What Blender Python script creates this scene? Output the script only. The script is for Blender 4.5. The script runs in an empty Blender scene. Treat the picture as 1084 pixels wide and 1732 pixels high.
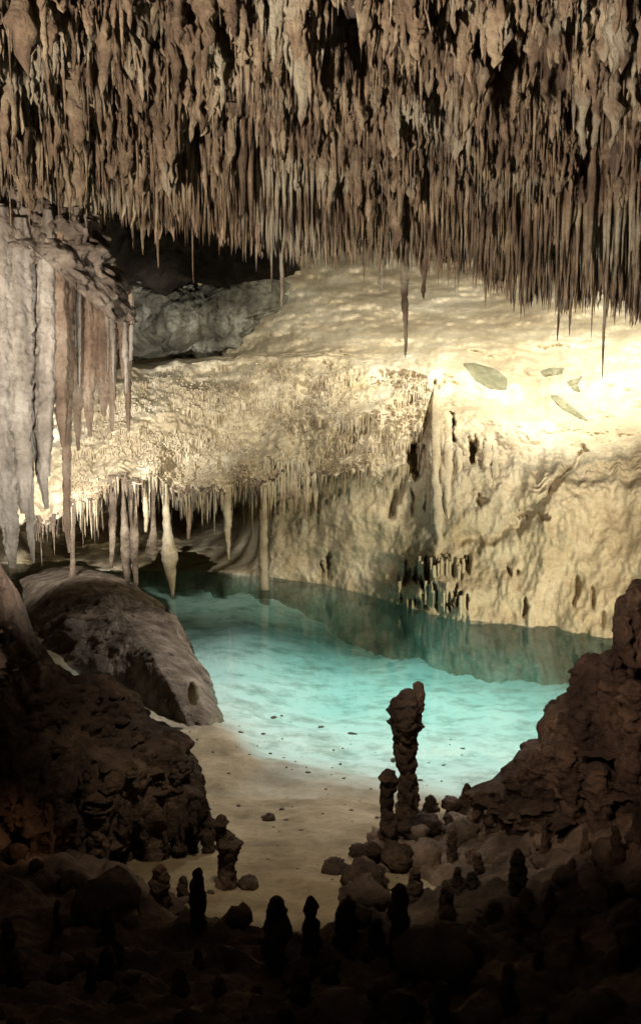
import bpy, math, random
import numpy as np
from mathutils import Vector

rng = np.random.default_rng(7)
random.seed(7)
SC = bpy.context.scene
COL = SC.collection
R = math.radians

# ------------------------------------------------------------------ camera
CAM = np.array([0.0, 0.0, 6.0]); PITCH = R(10); F = 866 / math.tan(R(25))
cd = bpy.data.cameras.new('camera'); cam = bpy.data.objects.new('camera', cd); COL.objects.link(cam)
cam.location = CAM; cam.rotation_euler = (R(90) - PITCH, 0, 0)
cd.sensor_fit = 'VERTICAL'; cd.angle = R(50); cd.clip_end = 300; cd.clip_start = .05
SC.camera = cam
cp, sp = math.cos(PITCH), math.sin(PITCH)


def at(px, py, Y):
    """point at distance Y (world y) that the photograph shows at px, py"""
    px, py, Y = np.broadcast_arrays(np.asarray(px, float), np.asarray(py, float), np.asarray(Y, float))
    u = (px - 542) / F; v = (866 - py) / F
    dy = cp + v * sp; dz = -sp + v * cp
    t = Y / dy
    return np.stack([u * t, Y, CAM[2] + dz * t], -1)


def on_z(px, py, z=0.0):
    u = (px - 542) / F; v = (866 - py) / F
    dy = cp + v * sp; dz = -sp + v * cp
    t = (z - CAM[2]) / dz
    return np.array([u * t, dy * t, z])


# ------------------------------------------------------------------ noise
_P = np.random.default_rng(3).permutation(4096).astype(np.int64)
_G = np.random.default_rng(5).normal(size=(4096, 3)); _G /= np.linalg.norm(_G, axis=1)[:, None]


def pnoise(p, seed=0):
    p = np.asarray(p, float)
    i = np.floor(p).astype(np.int64); f = p - i
    w = f * f * f * (f * (f * 6 - 15) + 10)
    out = 0.0
    def h(a, b, c):
        return _P[(_P[(_P[(a + seed * 17) & 4095] + b) & 4095] + c) & 4095]
    for dx in (0, 1):
        wx = w[..., 0] if dx else 1 - w[..., 0]
        for dy in (0, 1):
            wy = w[..., 1] if dy else 1 - w[..., 1]
            for dz in (0, 1):
                wz = w[..., 2] if dz else 1 - w[..., 2]
                g = _G[h(i[..., 0] + dx, i[..., 1] + dy, i[..., 2] + dz)]
                d = g[..., 0] * (f[..., 0] - dx) + g[..., 1] * (f[..., 1] - dy) + g[..., 2] * (f[..., 2] - dz)
                out = out + wx * wy * wz * d
    return out * 1.5


def fbm(p, o=4, seed=0, gain=.5):
    s, a, q = 0.0, 1.0, np.asarray(p, float)
    for k in range(o):
        s = s + a * pnoise(q, seed + k); q = q * 2.03; a *= gain
    return s


def ridge(p, o=3, seed=0):
    s, a, q = 0.0, 1.0, np.asarray(p, float)
    for k in range(o):
        s = s + a * (1 - np.abs(pnoise(q, seed + k)) * 2); q = q * 2.1; a *= .5
    return s


def sstep(a, b, x):
    t = np.clip((x - a) / (b - a), 0, 1)
    return t * t * (3 - 2 * t)


# ------------------------------------------------------------------ meshes
def mesh(name, V, Q, mats, smooth=True):
    V = np.ascontiguousarray(V, np.float32).reshape(-1, 3); Q = np.ascontiguousarray(Q, np.int32).reshape(-1, 4)
    me = bpy.data.meshes.new(name)
    me.vertices.add(len(V)); me.vertices.foreach_set('co', V.ravel())
    me.loops.add(Q.size); me.loops.foreach_set('vertex_index', Q.ravel())
    me.polygons.add(len(Q))
    me.polygons.foreach_set('loop_start', np.arange(0, Q.size, 4, dtype=np.int32))
    me.polygons.foreach_set('loop_total', np.full(len(Q), 4, np.int32))
    me.polygons.foreach_set('use_smooth', np.full(len(Q), smooth))
    me.materials.append(mats); me.update(calc_edges=True)
    me.validate()
    return me


def obj(name, me, parent=None, loc=None):
    o = bpy.data.objects.new(name, me); COL.objects.link(o)
    if parent: o.parent = parent
    if loc is not None: o.location = loc
    return o


def tag(o, label, cat, group=None):
    o['label'] = label; o['category'] = cat
    if group: o['group'] = group
    return o


def kind(o, k): o['kind'] = k; return o


def gridq(n, m, wrap=False):
    """quads over an n x m vertex grid (m wraps when asked)"""
    i = np.arange(n - 1)[:, None]; j = np.arange(m if wrap else m - 1)[None, :]
    jn = (j + 1) % m
    return np.stack([i * m + j, i * m + jn, (i + 1) * m + jn, (i + 1) * m + j], -1).reshape(-1, 4)


def centred(name, V, Q, mat, base=None, parent=None):
    """an object whose origin is at its base"""
    V = V.reshape(-1, 3)
    if base is None:
        base = np.array([V[:, 0].mean(), V[:, 1].mean(), V[:, 2].min()])
    return obj(name, mesh(name, V - base, Q, mat), parent, base)


# ------------------------------------------------------------------ materials
def rock(name, cols, scale=1.2, streak=.5, bump=.5, rough=.8, stain=None, spec=.25, fine=14.0, bdist=.05, tint=None):
    m = bpy.data.materials.new(name); m.use_nodes = True
    nt = m.node_tree; N = nt.nodes; L = nt.links
    b = N['Principled BSDF']; b.inputs['Roughness'].default_value = rough
    b.inputs['Specular IOR Level'].default_value = spec
    geo = N.new('ShaderNodeNewGeometry')
    def noise(sc, det, mp=None, rg=.6):
        n = N.new('ShaderNodeTexNoise'); n.inputs['Scale'].default_value = sc; n.inputs['Detail'].default_value = det
        n.inputs['Roughness'].default_value = rg
        if mp:
            k = N.new('ShaderNodeMapping'); k.inputs['Scale'].default_value = mp
            L.new(geo.outputs['Position'], k.inputs['Vector']); L.new(k.outputs['Vector'], n.inputs['Vector'])
        else: L.new(geo.outputs['Position'], n.inputs['Vector'])
        return n
    def mixc(fac, a, bb, mode='MIX'):
        x = N.new('ShaderNodeMix'); x.data_type = 'RGBA'; x.blend_type = mode
        for s, val in ((0, fac), (6, a), (7, bb)):
            if hasattr(val, 'is_output'): L.new(val, x.inputs[s])
            else: x.inputs[s].default_value = val if s == 0 else (*val, 1)
        return x.outputs[2]
    def ramp(src, stops):
        r = N.new('ShaderNodeValToRGB'); L.new(src, r.inputs[0])
        e = r.color_ramp.elements
        while len(e) < len(stops): e.new(.5)
        for q, (p, c) in zip(e, stops): q.position = p; q.color = (*c, 1) if len(c) == 3 else c
        return r.outputs[0]
    n1 = noise(scale, 9)
    c = ramp(n1.outputs[0], [(.32, cols[0]), (.5, cols[1]), (.68, cols[2])])
    if streak:
        n2 = noise(scale * 4, 5, (1, 1, .15))
        g = ramp(n2.outputs[0], [(.35, (.45, .45, .45)), (.6, (1, 1, 1))])
        c = mixc(streak, c, g, 'MULTIPLY')
    if stain:
        n3 = noise(stain[1], 5)
        f = ramp(n3.outputs[0], [(stain[2], (0, 0, 0)), (stain[2] + .12, (1, 1, 1))])
        c = mixc(f, c, stain[0])
    n4 = noise(fine, 8, None, .7)
    g = ramp(n4.outputs[0], [(.3, (.6, .58, .55)), (.55, (1, 1, 1))])
    c = mixc(.7, c, g, 'MULTIPLY')
    L.new(c, b.inputs['Base Color'])
    bp = N.new('ShaderNodeBump'); bp.inputs['Strength'].default_value = bump; bp.inputs['Distance'].default_value = bdist
    ad = N.new('ShaderNodeMath'); ad.operation = 'ADD'
    L.new(n4.outputs[0], ad.inputs[0]); n5 = noise(fine * .3, 6); L.new(n5.outputs[0], ad.inputs[1])
    L.new(ad.outputs[0], bp.inputs['Height']); L.new(bp.outputs[0], b.inputs['Normal'])
    return m


M_ceil = rock('ceiling limestone', [(.10, .066, .045), (.29, .21, .14), (.56, .46, .31)], 1.7, .7, .9, .75, fine=20, bdist=.06, stain=((.44, .40, .30), .8, .54))
M_hollow_shade = rock('hollow shade black', [(.006, .005, .005), (.015, .012, .01), (.035, .029, .024)], 1.2, .3, .8, 1.0, spec=.05)  # near-black colour stands for the unlit hollow behind the fringe
M_sheet = rock('ceiling rock', [(.06, .045, .035), (.13, .095, .07), (.24, .18, .13)], 1.2, .6, .6, .85)  # shade in the gaps between stalactites is partly put into this dark colour
M_straw = rock('straw stalactite', [(.16, .10, .075), (.33, .235, .165), (.52, .43, .30)], 1.3, .3, .4, .7)
M_wall = rock('cream flowstone', [(.38, .31, .21), (.56, .48, .34), (.68, .62, .49)], .55, .25, .55, .8, stain=((.46, .375, .235), .5, .57))
M_bris = rock('cream straw', [(.22, .16, .095), (.46, .38, .26), (.66, .59, .46)], 1.0, .3, .4, .75)
M_grey = rock('grey flowstone', [(.16, .13, .10), (.43, .385, .325), (.66, .61, .54)], 1.1, .75, .8, .75, fine=16, bdist=.07)
M_pipe = rock('rusty flowstone', [(.13, .08, .055), (.33, .24, .17), (.55, .46, .36)], 1.1, .75, .8, .75, fine=16, bdist=.07)
M_mass = rock('crumbly rock', [(.10, .078, .06), (.28, .23, .185), (.46, .40, .33)], 2.2, .2, .9, .85, fine=16, bdist=.08)
M_mound = rock('mottled grey rock', [(.075, .053, .038), (.21, .16, .118), (.40, .32, .25)], 2.4, 0, 1.0, .9, fine=20, bdist=.07)
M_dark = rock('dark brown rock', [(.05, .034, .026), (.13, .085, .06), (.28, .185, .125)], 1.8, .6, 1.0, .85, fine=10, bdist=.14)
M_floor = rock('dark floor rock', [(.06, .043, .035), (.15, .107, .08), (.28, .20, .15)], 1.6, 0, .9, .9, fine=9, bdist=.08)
M_sand = rock('sand', [(.16, .122, .07), (.26, .205, .125), (.36, .295, .19)], 1.4, 0, .45, .9, fine=11, bdist=.03)
M_block = rock('green grey rock', [(.05, .047, .036), (.20, .19, .15), (.50, .49, .42)], 1.3, .6, 1.0, .85, fine=12, bdist=.12)
M_sub = rock('mottled submerged rock', [(.15, .15, .10), (.38, .37, .28), (.66, .63, .53)], .8, 0, .9, .85, fine=9, bdist=.08)  # mottled grey green tone of the wall below the waterline
M_patch = rock('grey green patch', [(.12, .12, .07), (.19, .185, .12), (.27, .26, .18)], 1.5, 0, .4, .85)

# the sand turns to pale limestone silt below the water line
nt = M_sand.node_tree; N = nt.nodes; L = nt.links; b_ = N['Principled BSDF']
src = b_.inputs['Base Color'].links[0].from_socket
ge = N.new('ShaderNodeNewGeometry'); sx_ = N.new('ShaderNodeSeparateXYZ'); L.new(ge.outputs['Position'], sx_.inputs[0])
mr = N.new('ShaderNodeMapRange'); mr.inputs[1].default_value = .02; mr.inputs[2].default_value = -.32; L.new(sx_.outputs[2], mr.inputs[0])
mc = N.new('ShaderNodeMix'); mc.data_type = 'RGBA'; L.new(mr.outputs[0], mc.inputs[0]); L.new(src, mc.inputs[6])
nb = N.new('ShaderNodeTexNoise'); nb.inputs['Scale'].default_value = 1.5; nb.inputs['Detail'].default_value = 10; nb.inputs['Roughness'].default_value = .68
mpb = N.new('ShaderNodeMapping'); mpb.inputs['Rotation'].default_value = (0, 0, R(-28)); mpb.inputs['Scale'].default_value = (1.3, 1.7, 1); L.new(ge.outputs['Position'], mpb.inputs['Vector']); L.new(mpb.outputs[0], nb.inputs['Vector'])
rb = N.new('ShaderNodeValToRGB'); L.new(nb.outputs[0], rb.inputs[0])
rb.color_ramp.elements[0].position = .33; rb.color_ramp.elements[0].color = (.42, .41, .36, 1); rb.color_ramp.elements[1].position = .54; rb.color_ramp.elements[1].color = (.80, .78, .73, 1)
L.new(rb.outputs[0], mc.inputs[7]); L.new(mc.outputs[2], b_.inputs['Base Color'])

# water: clear, coloured by its depth
M_water = bpy.data.materials.new('lake water'); M_water.use_nodes = True
nt = M_water.node_tree; N = nt.nodes; L = nt.links; N.remove(N['Principled BSDF'])
out = N['Material Output']; mx = N.new('ShaderNodeMixShader'); tr = N.new('ShaderNodeBsdfTransparent'); gl = N.new('ShaderNodeBsdfGlossy')
fr = N.new('ShaderNodeFresnel'); fr.inputs['IOR'].default_value = 1.33
gl.inputs['Roughness'].default_value = .02
nz = N.new('ShaderNodeTexNoise'); nz.inputs['Scale'].default_value = 1.6; nz.inputs['Detail'].default_value = 3
ge = N.new('ShaderNodeNewGeometry'); L.new(ge.outputs['Position'], nz.inputs['Vector'])
bp = N.new('ShaderNodeBump'); bp.inputs['Strength'].default_value = .06; bp.inputs['Distance'].default_value = .05
L.new(nz.outputs[0], bp.inputs['Height']); L.new(bp.outputs[0], gl.inputs['Normal'])
L.new(fr.outputs[0], mx.inputs[0]); L.new(tr.outputs[0], mx.inputs[1]); L.new(gl.outputs[0], mx.inputs[2])
va = N.new('ShaderNodeVolumeAbsorption'); va.inputs['Color'].default_value = (.20, .86, .81, 1); va.inputs['Density'].default_value = .42
L.new(mx.outputs[0], out.inputs['Surface']); L.new(va.outputs[0], out.inputs['Volume'])

# ------------------------------------------------------------------ stalactite shapes
def spikes(base, length, rad, sides=6, segs=6, lump=.15, power=1.0, wob=.03, up=False, flat=0, blunt=0.0, tipr=.06, bud=False):
    """tapered lumpy hanging (or standing) cones, one per row of base; returns verts (N,segs+1,sides,3)"""
    base = np.asarray(base, float).reshape(-1, 3); n = len(base)
    length = np.broadcast_to(np.asarray(length, float), (n,)); rad = np.broadcast_to(np.asarray(rad, float), (n,))
    t = np.linspace(0, 1, segs + 1)[None, :]
    prof = (1 - t) ** power
    prof = np.broadcast_to(np.maximum(prof, blunt * np.sqrt(np.clip(1 - t ** 6, 0, 1))), (n, segs + 1)).copy()
    prof += tipr * (t < 1)
    if bud: prof *= np.sqrt(np.clip(t * 4, 0.0, 1))
    low = rng.normal(0, lump, (n, max(2, segs // 3 + 2)))
    k = t * (low.shape[1] - 1); k0 = np.clip(np.floor(k).astype(int), 0, low.shape[1] - 2); kf = k - k0
    ramp_ = low[np.arange(n)[:, None], k0] * (1 - kf) + low[np.arange(n)[:, None], k0 + 1] * kf
    prof *= np.clip(1 + ramp_ + rng.normal(0, lump * .5, (n, segs + 1)), .3, 2)
    prof[:, -1] *= .25
    r = rad[:, None, None] * prof[:, :, None]
    th = np.linspace(0, 2 * np.pi, sides, endpoint=False)[None, None, :] + rng.uniform(0, 6, (n, 1, 1))
    r = r * (1 + rng.normal(0, lump * .6, (n, 1, sides)) + rng.normal(0, lump * .4, (n, segs + 1, sides)))
    wx = np.cumsum(rng.normal(0, wob, (n, segs + 1)), 1) * rad[:, None]; wy = np.cumsum(rng.normal(0, wob, (n, segs + 1)), 1) * rad[:, None]
    X = base[:, 0, None, None] + r * np.cos(th) + wx[:, :, None]
    Y = base[:, 1, None, None] + r * np.sin(th) * (1 - flat) + wy[:, :, None]
    s = 1 if up else -1
    Z = base[:, 2, None, None] + s * (t * length[:, None])[:, :, None] + 0 * th
    return np.stack([X, Y, Z], -1)


def spikeq(n, segs, sides, cap=True):
    q = gridq(segs + 1, sides, True)
    return (q[None] + (np.arange(n) * (segs + 1) * sides)[:, None, None]).reshape(-1, 4)


# ------------------------------------------------------------------ ceiling
def lipY(x): return 17.0 + .35 * np.sin(x * .9) + .1 * x


POCK = [(660, 285, 32), (690, 320, 26), (760, 170, 34), (1000, 235, 46), (985, 190, 36), (890, 45, 50), (935, 140, 40), (395, 185, 28), (240, 45, 34), (130, 62, 24), (520, 95, 26), (600, 48, 28), (845, 160, 24),
        (450, 270, 34), (500, 300, 26), (1060, 60, 40), (1050, 330, 30), (300, 95, 24), (170, 150, 22), (40, 100, 24), (330, 120, 20), (700, 60, 24), (800, 300, 22), (930, 330, 30), (180, 230, 24), (560, 210, 22)]
PK = []
for _a, _b, _r in POCK:
    _u = (_a - 542) / F; _v = (866 - _b) / F
    _dy = cp + _v * sp; _dz = -sp + _v * cp; _m = _dz / _dy
    _Y = (9.35 + .15 * 9.5 - 6 - .35) / (_m + .15)
    PK.append((_u / _dy * _Y, _Y, _r / F * _Y))


def pocket(x, Y):
    g = np.zeros(np.shape(x))
    for a, b, r in PK:
        g = np.maximum(g, 1 - sstep(.55, 1.25, np.hypot((x - a) / r, (Y - b) / (r * 1.8))))
    return g


def sheet(x, Y, detail=True):
    p = np.stack([x, Y, 0 * x], -1)
    z = 9.35 - .15 * (Y - 9.5) + .45 * fbm(p * .33, 3, 11)
    z = z + .75 * pocket(x, Y) - (.30 + .65 * sstep(-.5, 4, x)) * sstep(11.5, 16.5, Y)
    a = sstep(0, 1.6, Y - lipY(x))
    z = z * (1 - a) + (11.3 + .5 * fbm(p * .3, 3, 21)) * a
    z = z - 3.2 * sstep(37, 44, Y)
    if detail:
        q = np.stack([x * 1.6, Y * 1.1, 0 * x], -1)
        z = z - .30 * np.clip(ridge(q, 3, 31) - .7, 0, 2) * (1 - a * .5) + .12 * fbm(p * 3, 3, 41)
    return z


nx, ny = 420, 360
gx = np.linspace(-15, 15, nx); gy = np.concatenate([np.linspace(-6, 8, 40), np.linspace(8.05, 19, 240), np.linspace(19.3, 46, 80)])
X, Yg = np.meshgrid(gx, gy)
V = np.stack([X, Yg, sheet(X, Yg)], -1)
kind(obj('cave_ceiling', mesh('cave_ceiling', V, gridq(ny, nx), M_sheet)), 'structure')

PXK = [-250, 0, 70, 130, 200, 270, 350, 400, 470, 540, 600, 680, 720, 800, 870, 1000, 1084, 1350]
PYK = [290, 300, 318, 330, 365, 395, 380, 405, 435, 440, 432, 450, 446, 462, 505, 522, 535, 560]
def tip_py(px): return np.interp(px, PXK, PYK)

stuffV, stuffQ, off = [], [], 0
def add_stuff(base, length, rad, sides, segs, **k):
    global off
    v = spikes(base, length, rad, sides, segs, **k)
    n = len(v)
    stuffV.append(v.reshape(-1, 3)); stuffQ.append(spikeq(n, segs, sides) + off); off += n * (segs + 1) * sides

# a) straws of the curtain along the lip
def curtain(n, y0, y1, up0, up1, r0, r1):
    px = rng.uniform(-260, 1360, n)
    x0 = (px - 542) / F * 17
    Y = lipY(x0) - rng.uniform(y0, y1, n)
    tip = tip_py(px) - rng.uniform(up0, up1, n) + 18 * pnoise(np.stack([px * .02, 0 * px, 0 * px + 3], -1)) + np.abs(rng.normal(0, 12, n))
    T = at(px, tip, Y)
    zb = sheet(T[:, 0], Y) + .12
    ln = np.clip(zb - T[:, 2], .15, 4)
    B = np.stack([T[:, 0], Y, zb], -1)
    return B, ln, rng.uniform(r0, r1, n) * (.6 + .5 * np.clip(ln, 0, 2))
def keep(bx, by, p=.93): return rng.uniform(0, 1, len(bx)) > pocket(bx, by) * p
def addk(B, ln, rd, *a, **k):
    m_ = keep(B[:, 0], B[:, 1]); add_stuff(B[m_], ln[m_], rd[m_], *a, **k)
B, ln, rd = curtain(1500, 0, .8, -10, 40, .022, .045); add_stuff(B, ln, rd, 5, 7, lump=.18, power=.75, wob=.10)
B, ln, rd = curtain(1300, .7, 2.4, 20, 110, .025, .055); addk(B, ln, rd, 5, 7, lump=.2, power=.8, wob=.10)
# b) clustered lumpy drips all over the nearer ceiling
def clusters(nc, lo, hi, smul, rlo, rhi, lmul):
    cx = rng.uniform(-8, 8, nc); cy = rng.uniform(lo, hi, nc); cl = np.minimum((rng.gamma(2.2, .2, nc) + .2) * lmul, 1.25)
    k = rng.integers(4, 12, nc)
    ii = np.repeat(np.arange(nc), k); m_ = len(ii)
    sx = rng.normal(0, .15 * smul, m_); sy = rng.normal(0, .12 * smul, m_)
    dist = np.hypot(sx, sy) / smul
    bx, by = cx[ii] + sx, cy[ii] + sy
    ln = cl[ii] * np.clip(1.1 - dist * 2.4, .22, 1.1) * rng.uniform(.5, 1.15, m_)
    B = np.stack([bx, by, sheet(bx, by) + .1], -1)
    m2 = keep(bx, by)
    add_stuff(B[m2], (ln + .12)[m2], np.minimum(rng.uniform(rlo, rhi, m_) * (.7 + .6 * ln), .095)[m2], 9, 14, lump=.40, power=.55, wob=.16)
clusters(900, 8.0, 16.3, 1.0, .025, .06, .85)
clusters(170, 8.0, 15.5, 1.3, .05, .10, 1.2)
# c) small stubs and crusty knobs
n = 5200
bx, by = rng.uniform(-8, 8, n), rng.uniform(7.5, 16.5, n)
addk(np.stack([bx, by, sheet(bx, by) + .05], -1), rng.gamma(2, .09, n) + .08, rng.uniform(.02, .07, n), 7, 5, lump=.4, power=.6, wob=.1)
# d) fine needles everywhere
n = 6000
bx, by = rng.uniform(-8, 8, n), 17.2 - np.abs(rng.normal(0, 3.2, n))
addk(np.stack([bx, by, sheet(bx, by) + .05], -1), rng.gamma(2.5, .13, n) + .12, rng.uniform(.012, .032, n), 5, 5, lump=.3, power=.7, wob=.12, p=1) if False else add_stuff(np.stack([bx, by, sheet(bx, by) + .05], -1), rng.gamma(2.5, .13, n) + .12, rng.uniform(.012, .032, n), 5, 5, lump=.3, power=.7, wob=.12)
st = kind(obj('stalactite_mass', mesh('stalactite_mass', np.concatenate(stuffV), np.concatenate(stuffQ), M_ceil)), 'stuff')
st['label'] = 'countless brown stalactites and straws crowding the whole cave ceiling'

# d) the larger ones, each an object of its own: shared shapes, scaled
LUMPY = []
for i in range(14):
    core = spikes([[0, 0, .05]], 1, .55, 28, 44, lump=.10, power=.5 + .3 * random.random(), wob=.06)[0]
    core = core + (fbm(core * np.array([3, 3, 2.0]) + i * 7, 4, 401) * .22 + ridge(core * np.array([5, 5, .9]) + i, 2, 411) * .10)[..., None] * np.concatenate([core[..., :2], 0 * core[..., 2:]], -1) * 1.6
    vs, qs_, o2 = [core.reshape(-1, 3)], [spikeq(1, 44, 28)], core.size // 3
    nn = random.randint(14, 26); a_ = rng.uniform(0, 6.28, nn); r_ = rng.uniform(.35, .95, nn)
    bb = np.stack([np.cos(a_) * r_, np.sin(a_) * r_, rng.uniform(-.45, .1, nn) * (r_ < .6) + .05], -1)
    sp_ = spikes(bb, rng.uniform(.25, .75, nn), rng.uniform(.07, .24, nn), 9, 16, lump=.35, power=.6, wob=.12)
    vs.append(sp_.reshape(-1, 3)); qs_.append(spikeq(nn, 16, 9) + o2)
    LUMPY.append(mesh('pendant_stalactite', np.concatenate(vs), np.concatenate(qs_), M_ceil))
SLIM = []
for i in range(8):
    SLIM.append(mesh('slim_stalactite', spikes([[0, 0, 0]], 1, 1, 8, 24, lump=.12, power=.62, wob=.22)[0], spikeq(1, 24, 8), M_straw))


NEEDLE = [mesh('needle_stalactite', spikes([[0, 0, 0]], 1, 1, 10, 30, lump=.14, power=.7, wob=.05)[0], spikeq(1, 30, 10), M_ceil) for _ in range(5)]


def hang(name, meshes, base, ln, rad, label, cat='stalactite', group=None):
    o = obj(name, random.choice(meshes), None, base)
    o.scale = (rad, rad * random.uniform(.7, 1.1), ln); o.rotation_euler = (0, 0, random.uniform(0, 6.28))
    return tag(o, label, cat, group)


for i in range(150):
    while True:
        px = rng.uniform(-20, 1104); Y = rng.uniform(9.4, 15.0); x = (px - 542) / F * Y
        if pocket(np.array([x]), np.array([Y]))[0] < .3: break
    zb = float(sheet(np.array([x]), np.array([Y]))[0]) + .15
    ln_ = rng.uniform(.4, 1.0)
    side = 'left' if px < 360 else ('middle' if px < 720 else 'right')
    hang('pendant_stalactite', LUMPY, (x, Y, zb), ln_, rng.uniform(.13, .27),
         {'left': 'thick lumpy brown stalactite in the crowded upper left of the ceiling',
          'middle': 'thick lumpy tan stalactite in the crowded upper middle of the ceiling',
          'right': 'thick lumpy stalactite among black gaps in the upper right of the ceiling'}[side],
         group='lumpy stalactites of the ceiling, ' + side)
for i in range(130):
    px = rng.uniform(150, 1084)
    Y = float(lipY((px - 542) / F * 17)) - rng.uniform(-.1, .7)
    tip = tip_py(px) + rng.uniform(-5, 22)
    T = at(px, tip, Y)
    zb = float(sheet(T[:1], np.array([Y]))[0]) + .12
    if px < 540: lab, g = 'slender pale brown stalactite in the fringe above the black hollow', 'fringe stalactites above the black hollow'
    elif px < 830: lab, g = 'slender brown stalactite in the middle of the fringe above the cream slope', 'fringe stalactites above the middle of the slope'
    else: lab, g = 'slender dark stalactite in the low right fringe against the brightest slope', 'fringe stalactites before the bright slope'
    hang('slim_stalactite', SLIM, (T[0], Y, zb), zb - T[2], rng.uniform(.04, .07), lab, group=g)
# the ones that stand out
for px, tip, r, lab in [
    (682, 608, .10, 'long dark needle stalactite reaching far below the fringe over the slope'),
    (1020, 645, .05, 'very thin straw stalactite hanging lowest before the overexposed slope'),
    (718, 508, .13, 'short stout dark stalactite just right of the long needle'),
    (268, 455, .07, 'longest pale stalactite over the black hollow on the left'),
    (241, 432, .06, 'thin pale stalactite left of the longest one over the hollow'),
    (938, 580, .06, 'dark pointed stalactite, the longest left of the thin low straw'),
    (473, 530, .06, 'dark thin stalactite hanging where black hollow and cream slope meet'),
    (649, 498, .10, 'dark stalactite just left of the long needle'),
    (618, 475, .05, 'small dark straw at the left start of the bright slope'),
    (820, 520, .045, 'dark straw at the left beginning of the low right fringe'),
    (963, 570, .05, 'thin dark stalactite between the pointed one and the low straw'),
]:
    Y = float(lipY((px - 542) / F * 17)) - .15
    T = at(px, tip, Y); zb = float(sheet(T[:1], np.array([Y]))[0]) + .15
    hang('needle_stalactite', NEEDLE, (T[0], Y, zb), zb - T[2], r, lab)

# ------------------------------------------------------------------ back wall
def gz(py): return float(on_z(542, py)[1])
TAB = {  # column: (py, distance) from the top of the slope down to the waterline
    -320: [(380, 28), (480, 27), (600, 26), (640, 25), (760, 23.5), (860, 22), (880, 24), (950, None)],
    0: [(380, 29), (480, 28), (600, 27), (640, 25.5), (760, 24), (888, 22.5), (905, 26), (955, None)],
    100: [(380, 31), (480, 30.5), (600, 29), (640, 26), (760, 24), (880, 23), (895, 31), (960, None)],
    165: [(380, 33), (480, 31.5), (606, 29.5), (632, 26.5), (750, 24.5), (835, 23.2), (866, 32), (963, None)],
    230: [(380, 34), (480, 33), (610, 30), (622, 27), (725, 24.7), (808, 23.3), (842, 33), (965, None)],
    320: [(380, 36), (480, 33.5), (602, 29.8), (614, 27), (735, 24.9), (838, 23.5), (868, 32.5), (966, None)],
    400: [(380, 37), (480, 34), (596, 29.5), (606, 27), (720, 25.2), (828, 23.8), (856, 31.5), (968, None)],
    450: [(380, 38), (480, 34), (596, 28.6), (604, 27), (715, 25.2), (815, 24), (850, 26), (975, None)],
    560: [(380, 40), (480, 34), (592, 28), (604, 27), (700, 25.2), (800, 24.2), (830, 25), (990, None)],
    700: [(380, 40), (480, 34), (600, 27), (625, 26), (700, 24.6), (790, 23.6), (820, 23.8), (1030, None)],
    760: [(380, 40), (480, 34), (600, 27), (650, 25.5), (700, 24), (800, 22.9), (830, 22.8), (1045, None)],
    900: [(380, 39), (480, 33), (600, 27), (690, 25), (730, 23.6), (800, 22.6), (840, 22.1), (1060, None)],
    1040: [(380, 38), (480, 31), (600, 26.5), (700, 24), (740, 23), (800, 22), (850, 21.4), (1092, None)],
    1420: [(380, 35), (480, 28), (600, 24), (700, 22), (740, 21), (800, 20), (850, 19), (1190, None)],
}
cols = np.array(sorted(TAB)); KP = np.array([[p for p, _ in TAB[c]] for c in cols], float)
KY = np.array([[gz(p) if y is None else y for p, y in TAB[c]] for c in cols], float)
gpx = np.concatenate([np.arange(-320, 0, 6), np.arange(0, 1090, 1.9), np.arange(1092, 1420, 6)])
rowsn = [30, 50, 36, 50, 70, 24, 90]
S = np.concatenate([np.linspace(i, i + 1, n, endpoint=False) for i, n in enumerate(rowsn)] + [[7.0]])
def smooth_interp(A):
    c = np.stack([np.interp(gpx, cols, A[:, j]) for j in range(A.shape[1])])   # (8,npx)
    ker = np.ones(17) / 17
    return np.stack([np.convolve(np.pad(r, 8, 'edge'), ker, 'valid') for r in c])
cP, cY = smooth_interp(KP), smooth_interp(KY)
for r_, am, fq in ((3, 8, .022), (5, 16, .028), (6, 10, .02)):
    nn_ = am * fbm(np.stack([gpx * fq, 0 * gpx + r_, 0 * gpx], -1), 3, 340)
    cP[r_] += nn_
cP[2] = np.minimum(cP[2], cP[3] - 4)
i0 = np.clip(np.floor(S).astype(int), 0, 6); fS = (S - i0)[:, None]
PY = cP[i0] * (1 - fS) + cP[i0 + 1] * fS
DY = cY[i0] * (1 - fS) + cY[i0 + 1] * fS
for _ in range(3):
    DY[1:-1] = (DY[:-2] + 2 * DY[1:-1] + DY[2:]) / 4
PX = np.broadcast_to(gpx, PY.shape)
# hollows: holes in the wall (px, py, half width, half height, depth)
PITS = [(705, 775, 22, 28, 1.3), (800, 762, 12, 30, 1.0), (668, 850, 6, 24, .5), (812, 845, 8, 22, .4), (558, 958, 4, 28, .5), (546, 965, 2.5, 20, .4), (885, 1030, 4, 18, .4), 
        (697, 850, 4, 22, .4), (722, 850, 4, 20, .4), (690, 800, 4, 16, .4), (900, 870, 30, 7, .4), (975, 1000, 5, 30, .3), (1000, 1010, 4, 24, .25), (1018, 1045, 5, 20, .25), (762, 730, 8, 30, .5), (862, 970, 8, 12, .3)]
for _ in range(64):
    a = rng.uniform(0, 1); PITS.append((675 + 118 * a, rng.choice([965, 972, 1010, 1022, 1030]) + rng.normal(0, 6) - 6 * a, rng.uniform(2, 4), rng.uniform(7, 17), .45))
pit = np.zeros_like(DY)
_w = np.stack([PX * .03, PY * .018, 0 * PX], -1)
W2X = PX + 13 * fbm(_w * 1.3, 4, 321); W2Y = PY + 22 * fbm(_w * 1.3, 4, 331)
WX = PX + 6 * fbm(_w, 3, 301) + 2.2 * fbm(_w * 4, 2, 305); WY = PY + 14 * fbm(_w, 3, 311)
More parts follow.
